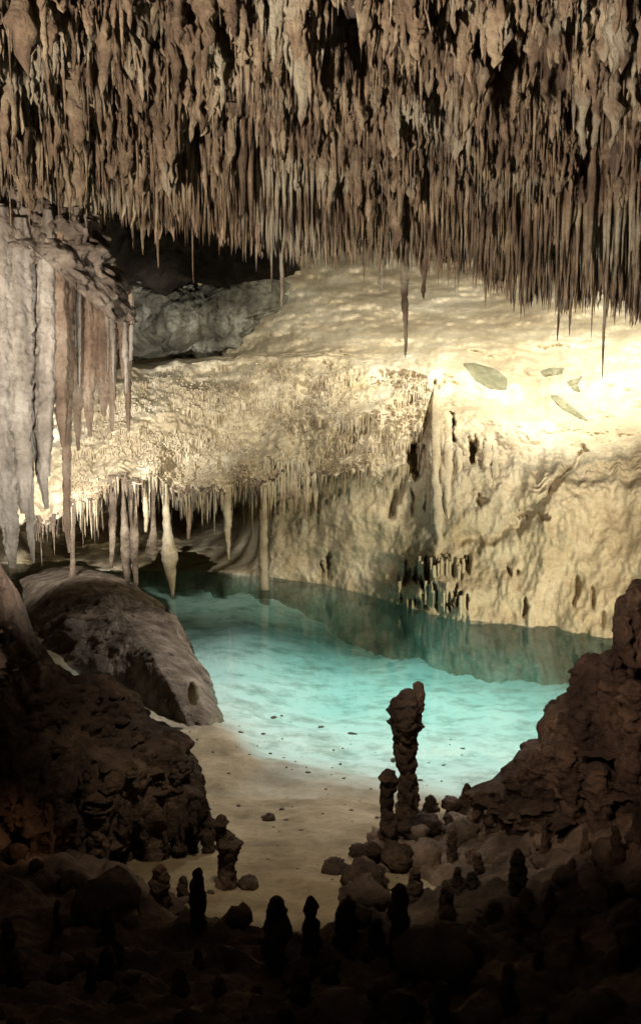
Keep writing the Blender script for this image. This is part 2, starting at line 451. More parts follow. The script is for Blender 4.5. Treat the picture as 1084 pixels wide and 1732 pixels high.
for (a, b, w, h_, d) in PITS:
    g = (((W2X if w > 6 else WX) - a) / w) ** 2 + (((W2Y if w > 6 else WY) - b) / h_) ** 2
    pit = np.maximum(pit, d * (1 - sstep(.35, 1.2, g)))
def crease(pts, w, d):
    g = np.full(PX.shape, 1e9)
    for (ax, ay), (bx_, by_) in zip(pts[:-1], pts[1:]):
        L2 = (bx_ - ax) ** 2 + (by_ - ay) ** 2
        t = np.clip(((WX - ax) * (bx_ - ax) + (WY - ay) * (by_ - ay)) / L2, 0, 1)
        g = np.minimum(g, np.hypot(WX - ax - t * (bx_ - ax), WY - ay - t * (by_ - ay)))
    return d * (1 - sstep(0, w, g))
pit = np.maximum(pit, crease([(988, 758), (965, 800), (925, 835), (892, 872)], 9, .35))
pit = np.maximum(pit, crease([(733, 650), (722, 720), (690, 790), (662, 872)], 8, .4))
pit = np.maximum(pit, crease([(740, 655), (660, 690), (600, 740)], 12, .18))
pit = np.maximum(pit, crease([(890, 872), (840, 905), (780, 915)], 14, .25))
pit -= .5 * np.exp(-(((PX - 880) / 90) ** 2 + ((PY - 770) / 70) ** 2)) + .55 * np.exp(-(((PX - 732) / 58) ** 2 + ((PY - 985) / 42) ** 2))
P = at(PX, PY, DY)
q = P.copy()
sm = sstep(480, 640, PY) * 1.0            # the slope above is smoother
bris = sstep(.0, .15, S[:, None] - 3) * (1 - sstep(5.0, 5.2, S[:, None])) * (1 - sstep(690, 760, PX))
lowr = sstep(690, 780, PX) * sstep(690, 740, PY)
d = .55 * fbm(q * .45, 3, 51) * (.5 + .5 * sm) + .10 * fbm(q * np.array([2.6, 2.6, 1.5]), 4, 61)
qs = np.stack([q[..., 0] * .55 + q[..., 2] * .9, q[..., 1] * .3, q[..., 2] * 1.3 - q[..., 0] * .6], -1)
d += bris * (.10 * ridge(q * np.array([3.5, 3.5, .9]), 3, 71) + .42 * fbm(qs * .8, 3, 73) - .06)
d += lowr * (.07 * fbm(q * np.array([3.0, 3.0, .8]), 3, 81) + .07 * ridge(q * np.array([2.2, 2.2, .55]), 3, 85) - .07 + .02 * fbm(q * np.array([14, 14, 5.]), 2, 87))
d += .03 * fbm(q * 9, 2, 91)
d += .03 * fbm(q * 5, 3, 95) + (1 - sstep(600, 690, PY)) * .30 * fbm(q * np.array([.9, .6, 1.2]) + 9, 4, 97)
pit = pit * (1 - sstep(6.9, 6.985, S[:, None]))
V = at(PX, PY, DY - d + pit)
# carry the wall straight down under the water
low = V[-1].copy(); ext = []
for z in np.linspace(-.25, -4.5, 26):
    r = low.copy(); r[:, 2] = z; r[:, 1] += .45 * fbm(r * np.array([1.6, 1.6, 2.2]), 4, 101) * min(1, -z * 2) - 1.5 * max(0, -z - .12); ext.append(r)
kind(obj('cave_wall', mesh('cave_wall', V, gridq(V.shape[0], V.shape[1]), M_wall)), 'structure')
WALL = V
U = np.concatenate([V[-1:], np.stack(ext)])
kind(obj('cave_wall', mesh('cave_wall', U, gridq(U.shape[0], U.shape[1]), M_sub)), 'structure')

# cream straws bristling on the bulge
mask = (bris > .5) & (PX > 120) & (PX < 760)
idx = np.argwhere(mask)
dens = np.clip(.5 + 1.1 * fbm(q[mask] * np.array([.7, .7, 1.3]), 3, 75), .03, 1)
pick = idx[rng.choice(len(idx), 5600, p=dens / dens.sum())]
base = WALL[pick[:, 0], pick[:, 1]] + np.stack([0 * pick[:, 0], -.02 - 0 * pick[:, 0], .02 + 0 * pick[:, 0]], -1)
lo = S[pick[:, 0]]
v = spikes(base, rng.gamma(2.2, .075, len(base)) * (1 + .6 * (lo > 4.6)) + .06, rng.uniform(.012, .036, len(base)), 5, 4, lump=.2, power=.8, wob=.12)
o = kind(obj('straw_bristles', mesh('straw_bristles', v, spikeq(len(base), 4, 5), M_bris)), 'stuff')
o['label'] = 'short cream straws bristling over the bulging back ledge'
# fringe along the underside of the ledge
lipi = int(np.argmin(np.abs(S - 5.0)))
pick = rng.choice(np.argwhere((gpx > 60) & (gpx < 560))[:, 0], 420)
base = WALL[lipi + rng.integers(-5, 6, 420), pick] + np.array([0, 0, .05])
v = spikes(base, np.minimum(rng.gamma(1.6, .16, 420), .8) * (.5 + .7 * (gpx[pick] < 440)) + .08, rng.uniform(.018, .045, 420), 6, 6, lump=.2, power=.75, wob=.12)
o = kind(obj('ledge_fringe', mesh('ledge_fringe', v, spikeq(420, 6, 6), M_mound)), 'stuff')
o['label'] = 'fringe of short cream stalactites under the back ledge'


def wallY(px, py):
    i = int(np.argmin(np.abs(gpx - px))); return float(np.interp(py, PY[:, i], WALL[:, i, 1]))


def long_drip(name, pts, Y, mat, label, cat, group=None, lump=.12, segs=40, sides=14, flat=.0, flute=0.0, seed=0):
    """a hanging or standing rock following (px, py, half width px) from top to bottom"""
    pts = np.array(pts, float)
    s = np.linspace(0, 1, segs); k = np.linspace(0, 1, len(pts))
    px, py, hw = (np.interp(s, k, pts[:, j]) for j in range(3))
    Yv = np.full(segs, Y) if np.isscalar(Y) else np.interp(s, k, Y)
    C = at(px, py, Yv); rad = hw / F * Yv
    th = np.linspace(0, 2 * np.pi, sides, endpoint=False)
    V = C[:, None, :] + np.stack([np.cos(th)[None] * rad[:, None], np.sin(th)[None] * rad[:, None] * (1 - flat), 0 * th[None] * rad[:, None]], -1)
    nz_ = fbm(V * np.array([5, 5, 3.0]) + seed * 3.7, 3, 7) * lump + flute * np.cos(th * 5 + seed)[None] + 1.0 * lump * fbm(V * 13 + seed, 3, 9)
    V = C[:, None, :] + (V - C[:, None, :]) * (1 + nz_)[..., None]
    V = np.concatenate([V, V[-1:].mean(1, keepdims=True).repeat(sides, 1) + np.array([0, 0, -.2 * rad[-1]])])
    V = np.concatenate([V[:1].mean(1, keepdims=True).repeat(sides, 1), V])
    o = centred(name, V, gridq(len(V), sides, True), mat)
    return tag(o, label, cat, group)


# stalactites and columns in the dark recess and on the lip
for nm, pts, Y, m, lab in [
    ('stone_column', [(123, 868, 6), (123, 930, 4), (124, 960, 5), (125, 986, 10)], 22.6, M_mound, 'thin brown column joining ledge and mound at the left of the recess'),
    ('stalactite', [(191, 850, 7), (191, 905, 6), (189, 960, 3)], 23.2, M_mound, 'dark stalactite behind the pair at the middle of the recess'),
    ('stalactite', [(210, 848, 4), (212, 900, 8), (214, 940, 10), (217, 985, 4)], 22.8, M_mound, 'left of two tan stalactites hanging side by side over the mound'),
    ('stalactite', [(228, 846, 5), (228, 905, 8), (229, 950, 6), (231, 991, 3)], 22.7, M_mound, 'right of two tan stalactites hanging side by side over the mound'),
    ('stalactite', [(245, 838, 5), (248, 870, 5), (247, 900, 2)], 23.0, M_wall, 'bright white pointed stalactite on the ledge edge above the recess'),
    ('stalactite', [(259, 840, 3), (260, 895, 4), (258, 920, 10), (258, 935, 10), (260, 948, 2)], 23.2, M_mound, 'bulb ended stalactite left of the big carrot shaped one'),
    ('stalactite', [(281, 825, 3), (281, 865, 6), (284, 905, 8), (287, 935, 14), (289, 965, 9), (293, 1014, 2)], 22.5, M_bris, 'big carrot shaped stalactite dipping down to the water edge'),
    ('stalactite', [(320, 835, 5), (320, 880, 5), (319, 912, 2)], 23.2, M_straw, 'short pale stalactite right of the carrot shaped one'),
    ('stalactite', [(384, 835, 8), (385, 890, 7), (387, 946, 2)], 23.5, M_bris, 'stalactite hanging before the dark right end of the recess'),
    ('stone_column', [(447, 815, 7), (446, 880, 6), (445, 940, 8), (447, 998, 8)], 24.0, M_bris, 'greenish tan column standing in the water at the right of the recess'),
    ('drapery', [(738, 650, 4), (736, 720, 8), (737, 800, 7), (741, 880, 9), (742, 925, 5)], 22.9, M_wall, 'broad cream drapery down the middle of the back wall'),
    ('drapery', [(757, 690, 6), (758, 760, 8), (756, 830, 7), (758, 880, 3)], 22.8, M_wall, 'narrow cream drapery right beside the broad one'),
    ('drapery', [(718, 700, 5), (716, 770, 6), (712, 850, 4)], 23.3, M_wall, 'thin cream drapery between the dark hollow and the broad drapery'),
    ('drapery', [(748, 680, 3), (747, 740, 5), (749, 800, 5), (748, 862, 2)], 22.9, M_bris, 'thin tan ribbon squeezed between the broad and the narrow drapery'),
    ('drapery', [(727, 672, 3), (726, 740, 4), (724, 820, 5), (723, 900, 3)], 22.9, M_bris, 'thin tan ribbon along the left side of the broad drapery'),
    ('drapery', [(822, 728, 5), (824, 765, 8), (822, 808, 4)], 22.5, M_wall, 'short pale drapery right of the upper dark hollow'),
    ('drapery', [(836, 735, 4), (838, 790, 7), (836, 845, 4)], 22.4, M_wall, 'pale ribbon of flowstone at the right of the short drapery'),
    ('drapery', [(776, 700, 4), (776, 770, 6), (778, 830, 3)], 22.7, M_wall, 'cream ribbon at the left rim of the right hand hollow'),
]:
    if nm == 'drapery':
        ys = np.array([wallY(a, b) for a, b, _ in pts]); Y = list(np.minimum(ys, np.median(ys) + .3) - .12); Y[0] = ys[0] + .1; Y[-1] = ys[-1] + .05
    elif pts[0][0] < 440:
        lp = float(np.interp(pts[0][0], gpx, cP[5])); Y = wallY(pts[0][0], lp - 10) - .04; pts = [(pts[0][0], lp - 14, pts[0][2])] + [(a, max(b, lp - 10 + k_), w_) for k_, (a, b, w_) in enumerate(pts)]
    long_drip(nm, pts, Y, m, lab, nm.replace('_', ' '), lump=.4 if nm == 'drapery' else .25, seed=hash(lab) % 97 if False else len(lab))
for i in range(46):
    px = rng.uniform(674, 794); py = rng.choice([946, 958, 990, 1003, 1012]) + rng.normal(0, 4)
    if i % 2 == 0: py = rng.uniform(940, 965)
    hg = rng.uniform(18, 44); w_ = rng.uniform(1.8, 3.8); y_ = min(wallY(px, py), wallY(px, py + hg * .5)) - .03
    long_drip('stalactite', [(px, py - 6, w_), (px, py + hg * .4, w_ * .9), (px + rng.uniform(-2, 2), py + hg, .9)], y_, M_wall, 'tiny cream drip in the lattice of drips just above the water', 'stalactite', 'lattice of drips above the water', lump=.3, segs=16, sides=8, seed=200 + i)
# brown stalactites of the ledge's right half
for i, (px, top, tip, w) in enumerate([(456, 800, 838, 4), (464, 795, 858, 6), (479, 798, 872, 5), (488, 800, 842, 3), (499, 800, 868, 7), (517, 800, 880, 6), (524, 800, 850, 3), (533, 795, 872, 5)]):
    long_drip('stalactite', [(px, top, w), (px + 1, (top + tip) / 2, w * .9), (px + 1, tip, 1)], wallY(px, float(np.interp(px, gpx, cP[5])) - 14) - .02, M_straw, 'small tan stalactite in the row right of the recess column', 'stalactite', 'row of small stalactites under the ledge', lump=.2, seed=i)


# ------------------------------------------------------------------ pillow shaped rocks from an outline
def pillow(name, pts, depth, thick, mat, label, cat, amp=.15, freq=1.5, rings=60, n=220, stretch=(1, 1, 1), push=None, seed=0, group=None, back=.7, fine=.03, ctr=None, drip=0.0, prof=.5):
    """closed rock: its outline seen from the front, bulging THICK metres towards PUSH (default: the viewer) and BACK of that behind"""
    pts = np.array(pts, float)
    e = np.linalg.norm(np.roll(pts, -1, 0) - pts, axis=1); cum = np.concatenate([[0], np.cumsum(e)])
    s = np.linspace(0, cum[-1], n, endpoint=False)
    cl = np.concatenate([pts, pts[:1]])
    O = np.stack([np.interp(s, cum, cl[:, 0]), np.interp(s, cum, cl[:, 1])], -1)
    for _ in range(2): O = (np.roll(O, 1, 0) + 2 * O + np.roll(O, -1, 0)) / 4
    c = np.array(ctr if ctr else O.mean(0), float)
    rr = np.sin(np.linspace(0, np.pi / 2, rings))
    rr_all = np.concatenate([rr, rr[-2::-1]]); side = np.concatenate([np.ones(rings), -np.ones(rings - 1)])
    Q2 = c + rr_all[:, None, None] * (O[None] - c)
    Yb = depth(Q2[..., 0], Q2[..., 1]) if callable(depth) else np.full(Q2.shape[:2], float(depth))
    P = at(Q2[..., 0], Q2[..., 1], Yb)
    b = thick * np.clip(1 - rr_all ** 2, 0, 1) ** prof * np.where(side > 0, 1, -back)
    dirv = np.array(push if push is not None else (0, -1, 0), float)
    P = P + b[:, None, None] * dirv
    st_ = np.array(stretch, float)
    d = amp * fbm(P * freq * st_ + seed * 5.1, 4, 13 + seed) + fine * fbm(P * 9 * st_ + seed, 3, 23)
    if drip: d = d + drip * ridge(P * np.array([4, 4, .7]) + seed, 2, 33)
    cen = P.reshape(-1, 3).mean(0)
    nrm = P - cen; nrm[..., 2] *= .6; nrm /= np.linalg.norm(nrm, axis=-1, keepdims=True) + 1e-6
    P = P + nrm * d[..., None]
    global FACE
    FACE = P[6:rings - 4].reshape(-1, 3)
    o = centred(name, P, gridq(P.shape[0], n, True), mat)
    return tag(o, label, cat, group)


def ribs(o, n, l0, l1, r0, r1, mat):
    """vertical drip ribs over the face of a rock, as a part of it"""
    B = FACE[rng.choice(len(FACE), n)] + np.array([0, .0, .05]) - np.array(o.location)
    kind(obj('drip_ribs', mesh('drip_ribs', spikes(B, rng.uniform(l0, l1, n), rng.uniform(r0, r1, n), 9, 16, lump=.4, power=.5, wob=.16, bud=True), spikeq(n, 16, 9), mat), o), 'stuff')


pillow('hollow_shade_rock', [(60, 180), (250, 160), (480, 200), (560, 300), (530, 420), (470, 465), (420, 462), (380, 480), (310, 470), (250, 470), (170, 500), (90, 480), (20, 360)], 25.5, 1.6, M_hollow_shade,
       'added rock, blackened to stand for the shade in the hollow behind the left of the fringe', 'rock', amp=.5, freq=.8, drip=.1, seed=3)  # rock added to close off the hollow and keep it black
# block hanging in the dark hollow
pillow('rock_block', [(225, 480), (300, 470), (380, 485), (440, 450), (475, 470), (470, 520), (430, 545), (400, 585), (360, 598), (290, 605), (235, 600), (215, 540)], 28.5, 1.3, M_block,
       'pale green grey rock block at the back of the black hollow', 'rock', amp=.5, freq=.9, drip=.12, seed=2)
# thin grey green patches laid on the slope
def slopeY(px, py):
    i = np.argmin(np.abs(gpx - px)); col = PY[:, i]
    return float(np.interp(py, col, WALL[:, i, 1]))
for i, (pts, lab) in enumerate([
    ([(782, 615), (800, 613), (840, 625), (858, 640), (856, 660), (830, 658), (805, 645)], 'large grey green patch lying in the middle of the cream slope'),
    ([(912, 628), (930, 622), (955, 622), (950, 632), (920, 637)], 'small pale grey patch lying high on the bright slope'),
    ([(957, 645), (975, 640), (986, 634), (975, 648), (982, 664), (968, 660)], 'forked dark sliver beside the small pale patch'),
    ([(928, 668), (942, 668), (970, 690), (995, 712), (980, 708), (950, 692)], 'narrow dark patch slanting down the right of the slope'),
]):
    m_ = np.array(pts).mean(0); y0 = slopeY(*m_)
    pillow('slope_patch', pts, lambda a, b: np.vectorize(slopeY)(a, b) - .02, .05, M_patch, lab, 'rock', amp=.02, freq=2, rings=14, n=60, seed=i, fine=.01)

# upper left rock mass and the big hanging pipes below it
pillow('rock_mass', [(-60, 310), (40, 318), (120, 345), (138, 362), (165, 395), (188, 435), (212, 490), (226, 545), (212, 556), (190, 515), (160, 470), (130, 452), (90, 446), (20, 436), (-60, 436), (-110, 380)], 16.1, 1.0, M_mass,
       'grey crumbly rock mass from which the big left pipes hang', 'rock', amp=.35, freq=2.2, drip=.03, fine=.07, seed=5)
PIPES = [
    ([(2, 470, 20), (3, 560, 22), (2, 680, 22), (6, 800, 20), (18, 900, 14), (22, 962, 4)], 15.1, 'longest grey pipe at the left edge, reaching lowest'),
    ([(33, 470, 20), (34, 580, 21), (33, 690, 19), (38, 800, 15), (42, 868, 5)], 15.2, 'broad grey pipe second from the left edge'),
    ([(58, 470, 15), (62, 600, 16), (62, 720, 13), (72, 800, 9), (80, 860, 3)], 15.5, 'grey pipe with thin bent tip, third from the left edge'),
    ([(80, 480, 13), (78, 600, 15), (76, 720, 13), (75, 806, 9)], 15.3, 'blunt reddish pipe ending above the bright gap'),
    ([(100, 470, 12), (104, 600, 12), (105, 690, 10), (108, 756, 3)], 15.4, 'grey pipe tapering to a point beside the long thin one'),
    ([(116, 480, 9), (114, 620, 9), (113, 760, 7), (114, 900, 5), (118, 935, 2)], 15.6, 'long thin pipe crossing in front of the bright wall'),
    ([(132, 440, 11), (132, 580, 11), (131, 680, 8), (133, 762, 2)], 15.4, 'pointed grey pipe right of the long thin pipe'),
    ([(152, 440, 11), (151, 560, 11), (150, 660, 9), (153, 738, 3)], 15.5, 'smooth grey pipe with slightly hooked tip'),
    ([(172, 450, 10), (172, 560, 11), (174, 640, 9), (177, 704, 3)], 15.7, 'rusty brown pipe before the bright ledge end'),
    ([(190, 445, 8), (190, 560, 8), (190, 660, 6), (190, 730, 2)], 15.9, 'slender brown pipe second from the right end of the row'),
    ([(205, 455, 8), (207, 540, 7), (208, 600, 5), (208, 640, 2)], 16.1, 'short dark pipe near the right end of the row'),
    ([(220, 450, 7), (217, 560, 7), (216, 660, 5), (218, 730, 2)], 16.2, 'rightmost slender pipe of the row'),
    ([(46, 690, 8), (48, 800, 8), (52, 900, 6), (57, 952, 2)], 15.9, 'narrow pipe seen in the bright gap behind the broad one'),
    ([(-34, 450, 22), (-34, 600, 24), (-32, 800, 20), (-28, 930, 5)], 15.0, 'grey pipe cut by the left picture edge'),
]
for i, (pts, Y, lab) in enumerate(PIPES):
    pts = [(a, b, w_ * 1.13) for a, b, w_ in pts]
    if pts[0][0] > 125: Y = 16.05
    tp = 350 + 50 * ((i * 37) % 11) / 11 + max(0, pts[0][0] - 120) * 1.35
    pts = [(pts[0][0] + 2, tp, pts[0][2] * .45), (pts[0][0], tp + 45, pts[0][2] * .95)] + [(a, max(b, tp + 60), w_) for a, b, w_ in pts]
    full = []
    for (a, b, w_), (a2, b2, w2) in zip(pts[:-1], pts[1:]):      # even steps along the pipe, with a notch where the drips broke and healed
        for t_ in np.linspace(0, 1, 6, endpoint=False):
            y_ = b + (b2 - b) * t_
            notch = 1 - .30 * math.exp(-((y_ - 498 - .12 * a) / 7) ** 2) - (.30 * math.exp(-((y_ - 680 - .1 * a) / 6) ** 2) if a < 62 else 0)
            full.append((a + (a2 - a) * t_, y_, (w_ + (w2 - w_) * t_) * notch))
    y_s = np.array([f[1] for f in full] + [pts[-1][1]]); o_y = np.linspace(y_s[0], y_s[-1], 60)
    full.append(pts[-1]); fa = np.array(full)
    pts = [(float(np.interp(y_, y_s, fa[:, 0])), y_, float(np.interp(y_, y_s, fa[:, 2]))) for y_ in o_y]
    long_drip('hanging_pipe', pts, Y, M_grey if pts[-1][0] < 105 else M_pipe, lab, 'stalactite', 'big hanging pipes on the left', lump=.20, segs=150, sides=40, flute=.08, seed=i, flat=.1)

for i in range(26):
    px = -20 + i * 9.6 + rng.uniform(-3, 3); tip = 770 - px * .55 + rng.uniform(-150, 20); w_ = rng.uniform(3, 6)
    tp = rng.uniform(370, 430) + max(0, px - 120) * 1.35
    long_drip('hanging_pipe', [(px, tp, w_ * .6), (px, tp + 60, w_), (px + 1, (tp + tip) / 2, w_), (px + 2, tip - 60, w_ * .7), (px + 2, tip, 1.2)], 15.9 + rng.uniform(-.2, .3), M_grey,
              'thin cream brown pipe filling the gaps between the big left pipes', 'stalactite', 'thin pipes between the big ones', lump=.34, segs=70, sides=12, seed=40 + i)
B = at(rng.uniform(-60, 150, 240), rng.uniform(340, 470, 240), rng.uniform(15.3, 16.3, 240))
o = kind(obj('drip_crust', mesh('drip_crust', spikes(B, rng.gamma(2, .12, 240) + .1, rng.uniform(.02, .06, 240), 8, 8, lump=.35, power=.6, wob=.15), spikeq(240, 8, 8), M_mass)), 'stuff')
o['label'] = 'crust of short drips over the upper left rock'

# ------------------------------------------------------------------ ground: beach and lake bed
SX = [-14, -6, -4.5, -3.4, -2.3, -1.6, -1.2, -.9, -.3, .36, 1, 2, 3, 5, 12]
SY = [26, 22, 18.5, 16.6, 15.9, 15.6, 14.9, 14.2, 13.6, 13.2, 13.0, 12.8, 12.5, 12, 11.5]
def ground(x, Y, det=True):
    ys = np.interp(x, SX, SY); dY = Y - ys
    z = np.where(dY > 0, -.20 * np.minimum(dY, 4.0) - .13 * np.clip(dY - 4.0, 0, 20), np.where(Y > 13.2, .03 * np.maximum(-dY, 0), .03 * np.maximum(ys - 13.2, 0) + .25 * np.clip(np.minimum(13.2, ys) - Y, 0, 9)))
    z = np.clip(z, -2.4, 3.2)
    dep = .16 + .40 * sstep(-2.4, .8, x - .12 * (Y - 20))
    z = np.where(z < -.25, -.25 + (z + .25) * dep, z)
    wy = np.interp(x, [-6, -4.45, -2.5, .24, 2.0, 2.95, 5.5, 8], [26.5, 25.9, 25.6, 24.4, 22.3, 21.4, 19.7, 18])
    near = sstep(3.2, .2, wy - Y) * (1 if not det else (.6 + .5 * fbm(np.stack([x * .6, Y * .35, 0 * x + 2], -1), 3, 137)))
    z = np.where((z < -.3) & (Y < 40), z + near * (1 - .85 * sstep(-1.5, 1.0, x)) * .55 * sstep(-.3, -.8, z), z)
    if det:
        p = np.stack([x, Y, 0 * x], -1)
        z = z + .07 * fbm(p * .8, 3, 111) + .015 * fbm(p * 5, 2, 121)
        pr = np.stack([x * .8 + Y * .55, Y * .9 - x * .5, 0 * x], -1)
        z = z + sstep(.4, 2.5, dY) * (.06 * fbm(pr * np.array([.4, .6, 1]), 2, 131) + .010 * fbm(p * 3.2, 3, 133))
    return z
gx = np.linspace(-14, 12, 420); gy = np.linspace(3, 32, 460)
X, Yg = np.meshgrid(gx, gy)
kind(obj('sand', mesh('sand', np.stack([X, Yg, ground(X, Yg)], -1), gridq(460, 420), M_sand)), 'structure')

# water body
bmV = np.array([[x, y, z] for z in (0, -5) for x, y in ((-16, 10.5), (14, 10.5), (14, 34), (-16, 34))], float)
bmQ = [[0, 1, 2, 3], [7, 6, 5, 4], [0, 4, 5, 1], [1, 5, 6, 2], [2, 6, 7, 3], [3, 7, 4, 0]]
kind(obj('water', mesh('water', bmV, bmQ, M_water, False)), 'structure')

# rocky foreground
RX = [-9, -4, -2.6, -2, -1.2, -.42, .1, .28, .45, .72, 1.28, 1.9, 2.4, 3, 9]
RY = [11, 10.6, 10.0, 9.4, 8.4, 7.7, 7.8, 9.4, 10.3, 10.9, 11.9, 12.7, 13.0, 13.3, 13.3]
def rockground(x, Y):
    yr = np.interp(x, RX, RY)
    p = np.stack([x, Y, 0 * x], -1)
    m = sstep(.35, -.5, Y - yr) if False else 1 - sstep(-.5, .35, Y - yr)
    bump_ = .18 * fbm(p * 1.2, 3, 141) + .16 * np.abs(fbm(p * 2.6, 2, 151)) + .07 * np.abs(fbm(p * 6.5, 2, 155)) + .015 * fbm(p * 14, 2, 161)
    m = m * (1 - .9 * np.exp(-((x - .72) / .38) ** 2 - ((Y - 9.15) / .5) ** 2))
    rise = 1.0 * sstep(1.2, 4.2, x) * (1 - sstep(11.3, 13.2, Y)) + .4 * (1 - sstep(-4.5, -2.5, x))
    return ground(x, Y, False) * 1.0 - .45 + m * (.56 + np.maximum(bump_, -.1) + rise)
gx = np.linspace(-9, 9, 520); gy = np.linspace(2.5, 14.5, 460)
X, Yg = np.meshgrid(gx, gy)
kind(obj('rocky_ground', mesh('rocky_ground', np.stack([X, Yg, rockground(X, Yg)], -1), gridq(460, 520), M_floor)), 'structure')

# loose lumps strewn over the rocky ground
ICO = None
def lump(name, c, r, mat, label, cat, group=None, seed=0, sq=(1, 1, .8), n=28, amp=.22):
    th = np.linspace(0, np.pi, n // 2 + 1); ph = np.linspace(0, 2 * np.pi, n, endpoint=False)
    T, Ph = np.meshgrid(th, ph, indexing='ij')
    D = np.stack([np.sin(T) * np.cos(Ph), np.sin(T) * np.sin(Ph), np.cos(T)], -1)
    rr = r * (1 + .10 * fbm(D * 5 + seed, 3, 177) + amp * fbm(D * 1.5 + seed * 7.3, 3, 171) + amp * .5 * ridge(D * 3 + seed, 2, 181) - amp * .5)
    V = D * rr[..., None] * np.array(sq)
    o = obj(name, mesh(name, V + np.array([0, 0, r * sq[2] * .7]), gridq(n // 2 + 1, n, True), mat), None, c)
    return tag(o, label, cat, group)


def gpt(px, py):
    """where the sight line of a pixel meets the ground"""
    Ys = np.linspace(4, 14.5, 500); p = at(px, py, Ys)
    h = np.maximum(rockground(p[:, 0], Ys), ground(p[:, 0], Ys))
    i = int(np.argmax(p[:, 2] < h)); return np.array([p[i, 0], Ys[i], h[i]])


# mound on the left of the water
def moundY(px, py):
    v = (866 - py) / F
    return (cp + v * sp) * (-.22 - CAM[2]) / (-sp + v * cp)
pillow('flowstone_mound', [(20, 985), (70, 962), (140, 962), (205, 978), (255, 1012), (302, 1066), (338, 1125), (362, 1175), (382, 1225), (372, 1258), (330, 1262), (285, 1235), (210, 1180), (110, 1140), (40, 1080)],
       moundY, .95, M_mound, 'smooth rounded grey brown rock mound sloping into the left of the water', 'rock', amp=.24, freq=1.1, push=(0, -.25, .97), rings=90, n=300, fine=.03, seed=8, back=2.0, prof=.8)
lump('stalagmite', on_z(328, 1186, .35), .12, M_sand, 'small pale upright stalagmite on the lower end of the mound', 'stalagmite', seed=4, sq=(.7, .7, 1.5))

# dark outcrop, lower left
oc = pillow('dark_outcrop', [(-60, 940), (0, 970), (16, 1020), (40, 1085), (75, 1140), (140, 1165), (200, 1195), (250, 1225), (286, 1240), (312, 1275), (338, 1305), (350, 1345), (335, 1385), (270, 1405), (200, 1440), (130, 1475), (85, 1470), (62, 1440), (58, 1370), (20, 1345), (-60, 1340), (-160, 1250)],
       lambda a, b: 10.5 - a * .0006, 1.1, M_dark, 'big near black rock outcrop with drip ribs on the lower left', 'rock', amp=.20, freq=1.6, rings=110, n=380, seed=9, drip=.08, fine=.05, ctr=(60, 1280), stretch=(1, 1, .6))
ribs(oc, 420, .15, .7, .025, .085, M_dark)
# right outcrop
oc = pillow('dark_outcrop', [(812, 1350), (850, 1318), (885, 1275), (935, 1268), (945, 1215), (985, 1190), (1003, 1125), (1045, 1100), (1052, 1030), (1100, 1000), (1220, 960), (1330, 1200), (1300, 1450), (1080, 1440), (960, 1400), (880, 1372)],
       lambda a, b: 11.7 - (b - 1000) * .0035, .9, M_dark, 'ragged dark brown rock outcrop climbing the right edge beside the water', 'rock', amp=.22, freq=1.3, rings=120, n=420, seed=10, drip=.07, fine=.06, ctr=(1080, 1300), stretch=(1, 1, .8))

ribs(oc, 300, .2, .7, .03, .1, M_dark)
# stalagmites (px of base, base py, points from top to bottom)
def stalagmite(pts, lab, Y=None, mat=None, lump_=.3, seed=0, group=None, name='stalagmite', cat='stalagmite'):
    if Y is None: Y = gpt(pts[-1][0], pts[-1][1] - 6)[1]
    pts = list(pts)
    x, y, w = pts[0]
    pts = [(x, y - .0 * w, w * .35), (x, y + w * .35, w * .8)] + [(x, y + w * .9, w)] + pts[1:]
    pts = pts + [(pts[-1][0], pts[-1][1] + 5, pts[-1][2] * 2.1)]
    return long_drip(name, pts, Y, mat or M_dark, lab, cat, group, lump=lump_, segs=70, sides=26, seed=seed)
SG = [
    ([(655, 1302, 13), (656, 1318, 14), (655, 1345, 11), (656, 1390, 12), (657, 1425, 16)], 'slim dark stalagmite with a rounded cap left of the club shaped one'),
    ([(790, 1325, 8), (789, 1345, 11), (788, 1362, 15)], 'small pointed stalagmite at the water edge right of the club shaped one'),
    ([(728, 1345, 9), (727, 1362, 12), (727, 1380, 14)], 'stubby stalagmite close right of the club shaped one'),
    ([(467, 1517, 15), (468, 1545, 18), (468, 1590, 19), (468, 1640, 22)], 'dark blunt stalagmite left of the knobbed one, at the sand edge'),
    ([(676, 1496, 16), (676, 1530, 18), (676, 1580, 17), (677, 1640, 22)], 'tall black stalagmite below the boulders, right of the reddish sand'),
    ([(588, 1520, 14), (588, 1545, 18), (588, 1600, 20)], 'low blunt dark stalagmite between the knobbed and the tall black one'),
    ([(336, 1468, 10), (336, 1490, 12), (336, 1540, 14), (335, 1580, 14)], 'dark pointed stalagmite left of the figure shaped one'),
    ([(272, 1463, 14), (272, 1490, 18), (272, 1530, 22)], 'low rounded stalagmite at the left end of the sand patch'),
    ([(310, 1482, 9), (310, 1500, 12), (310, 1530, 14)], 'short stump between the low rounded and the pointed stalagmite'),
    ([(876, 1436, 12), (876, 1470, 16), (876, 1520, 18)], 'lone dark stalagmite halfway up the right hand slope'),
    ([(860, 1630, 12), (860, 1660, 16), (860, 1720, 22)], 'dark stalagmite low on the right near the bottom edge'),
    ([(745, 1660, 12), (745, 1690, 15), (745, 1740, 20)], 'black stump near the bottom edge right of centre'),
]
for i, (p, l) in enumerate(SG): stalagmite(p, l, seed=i + 3, lump_=.48)
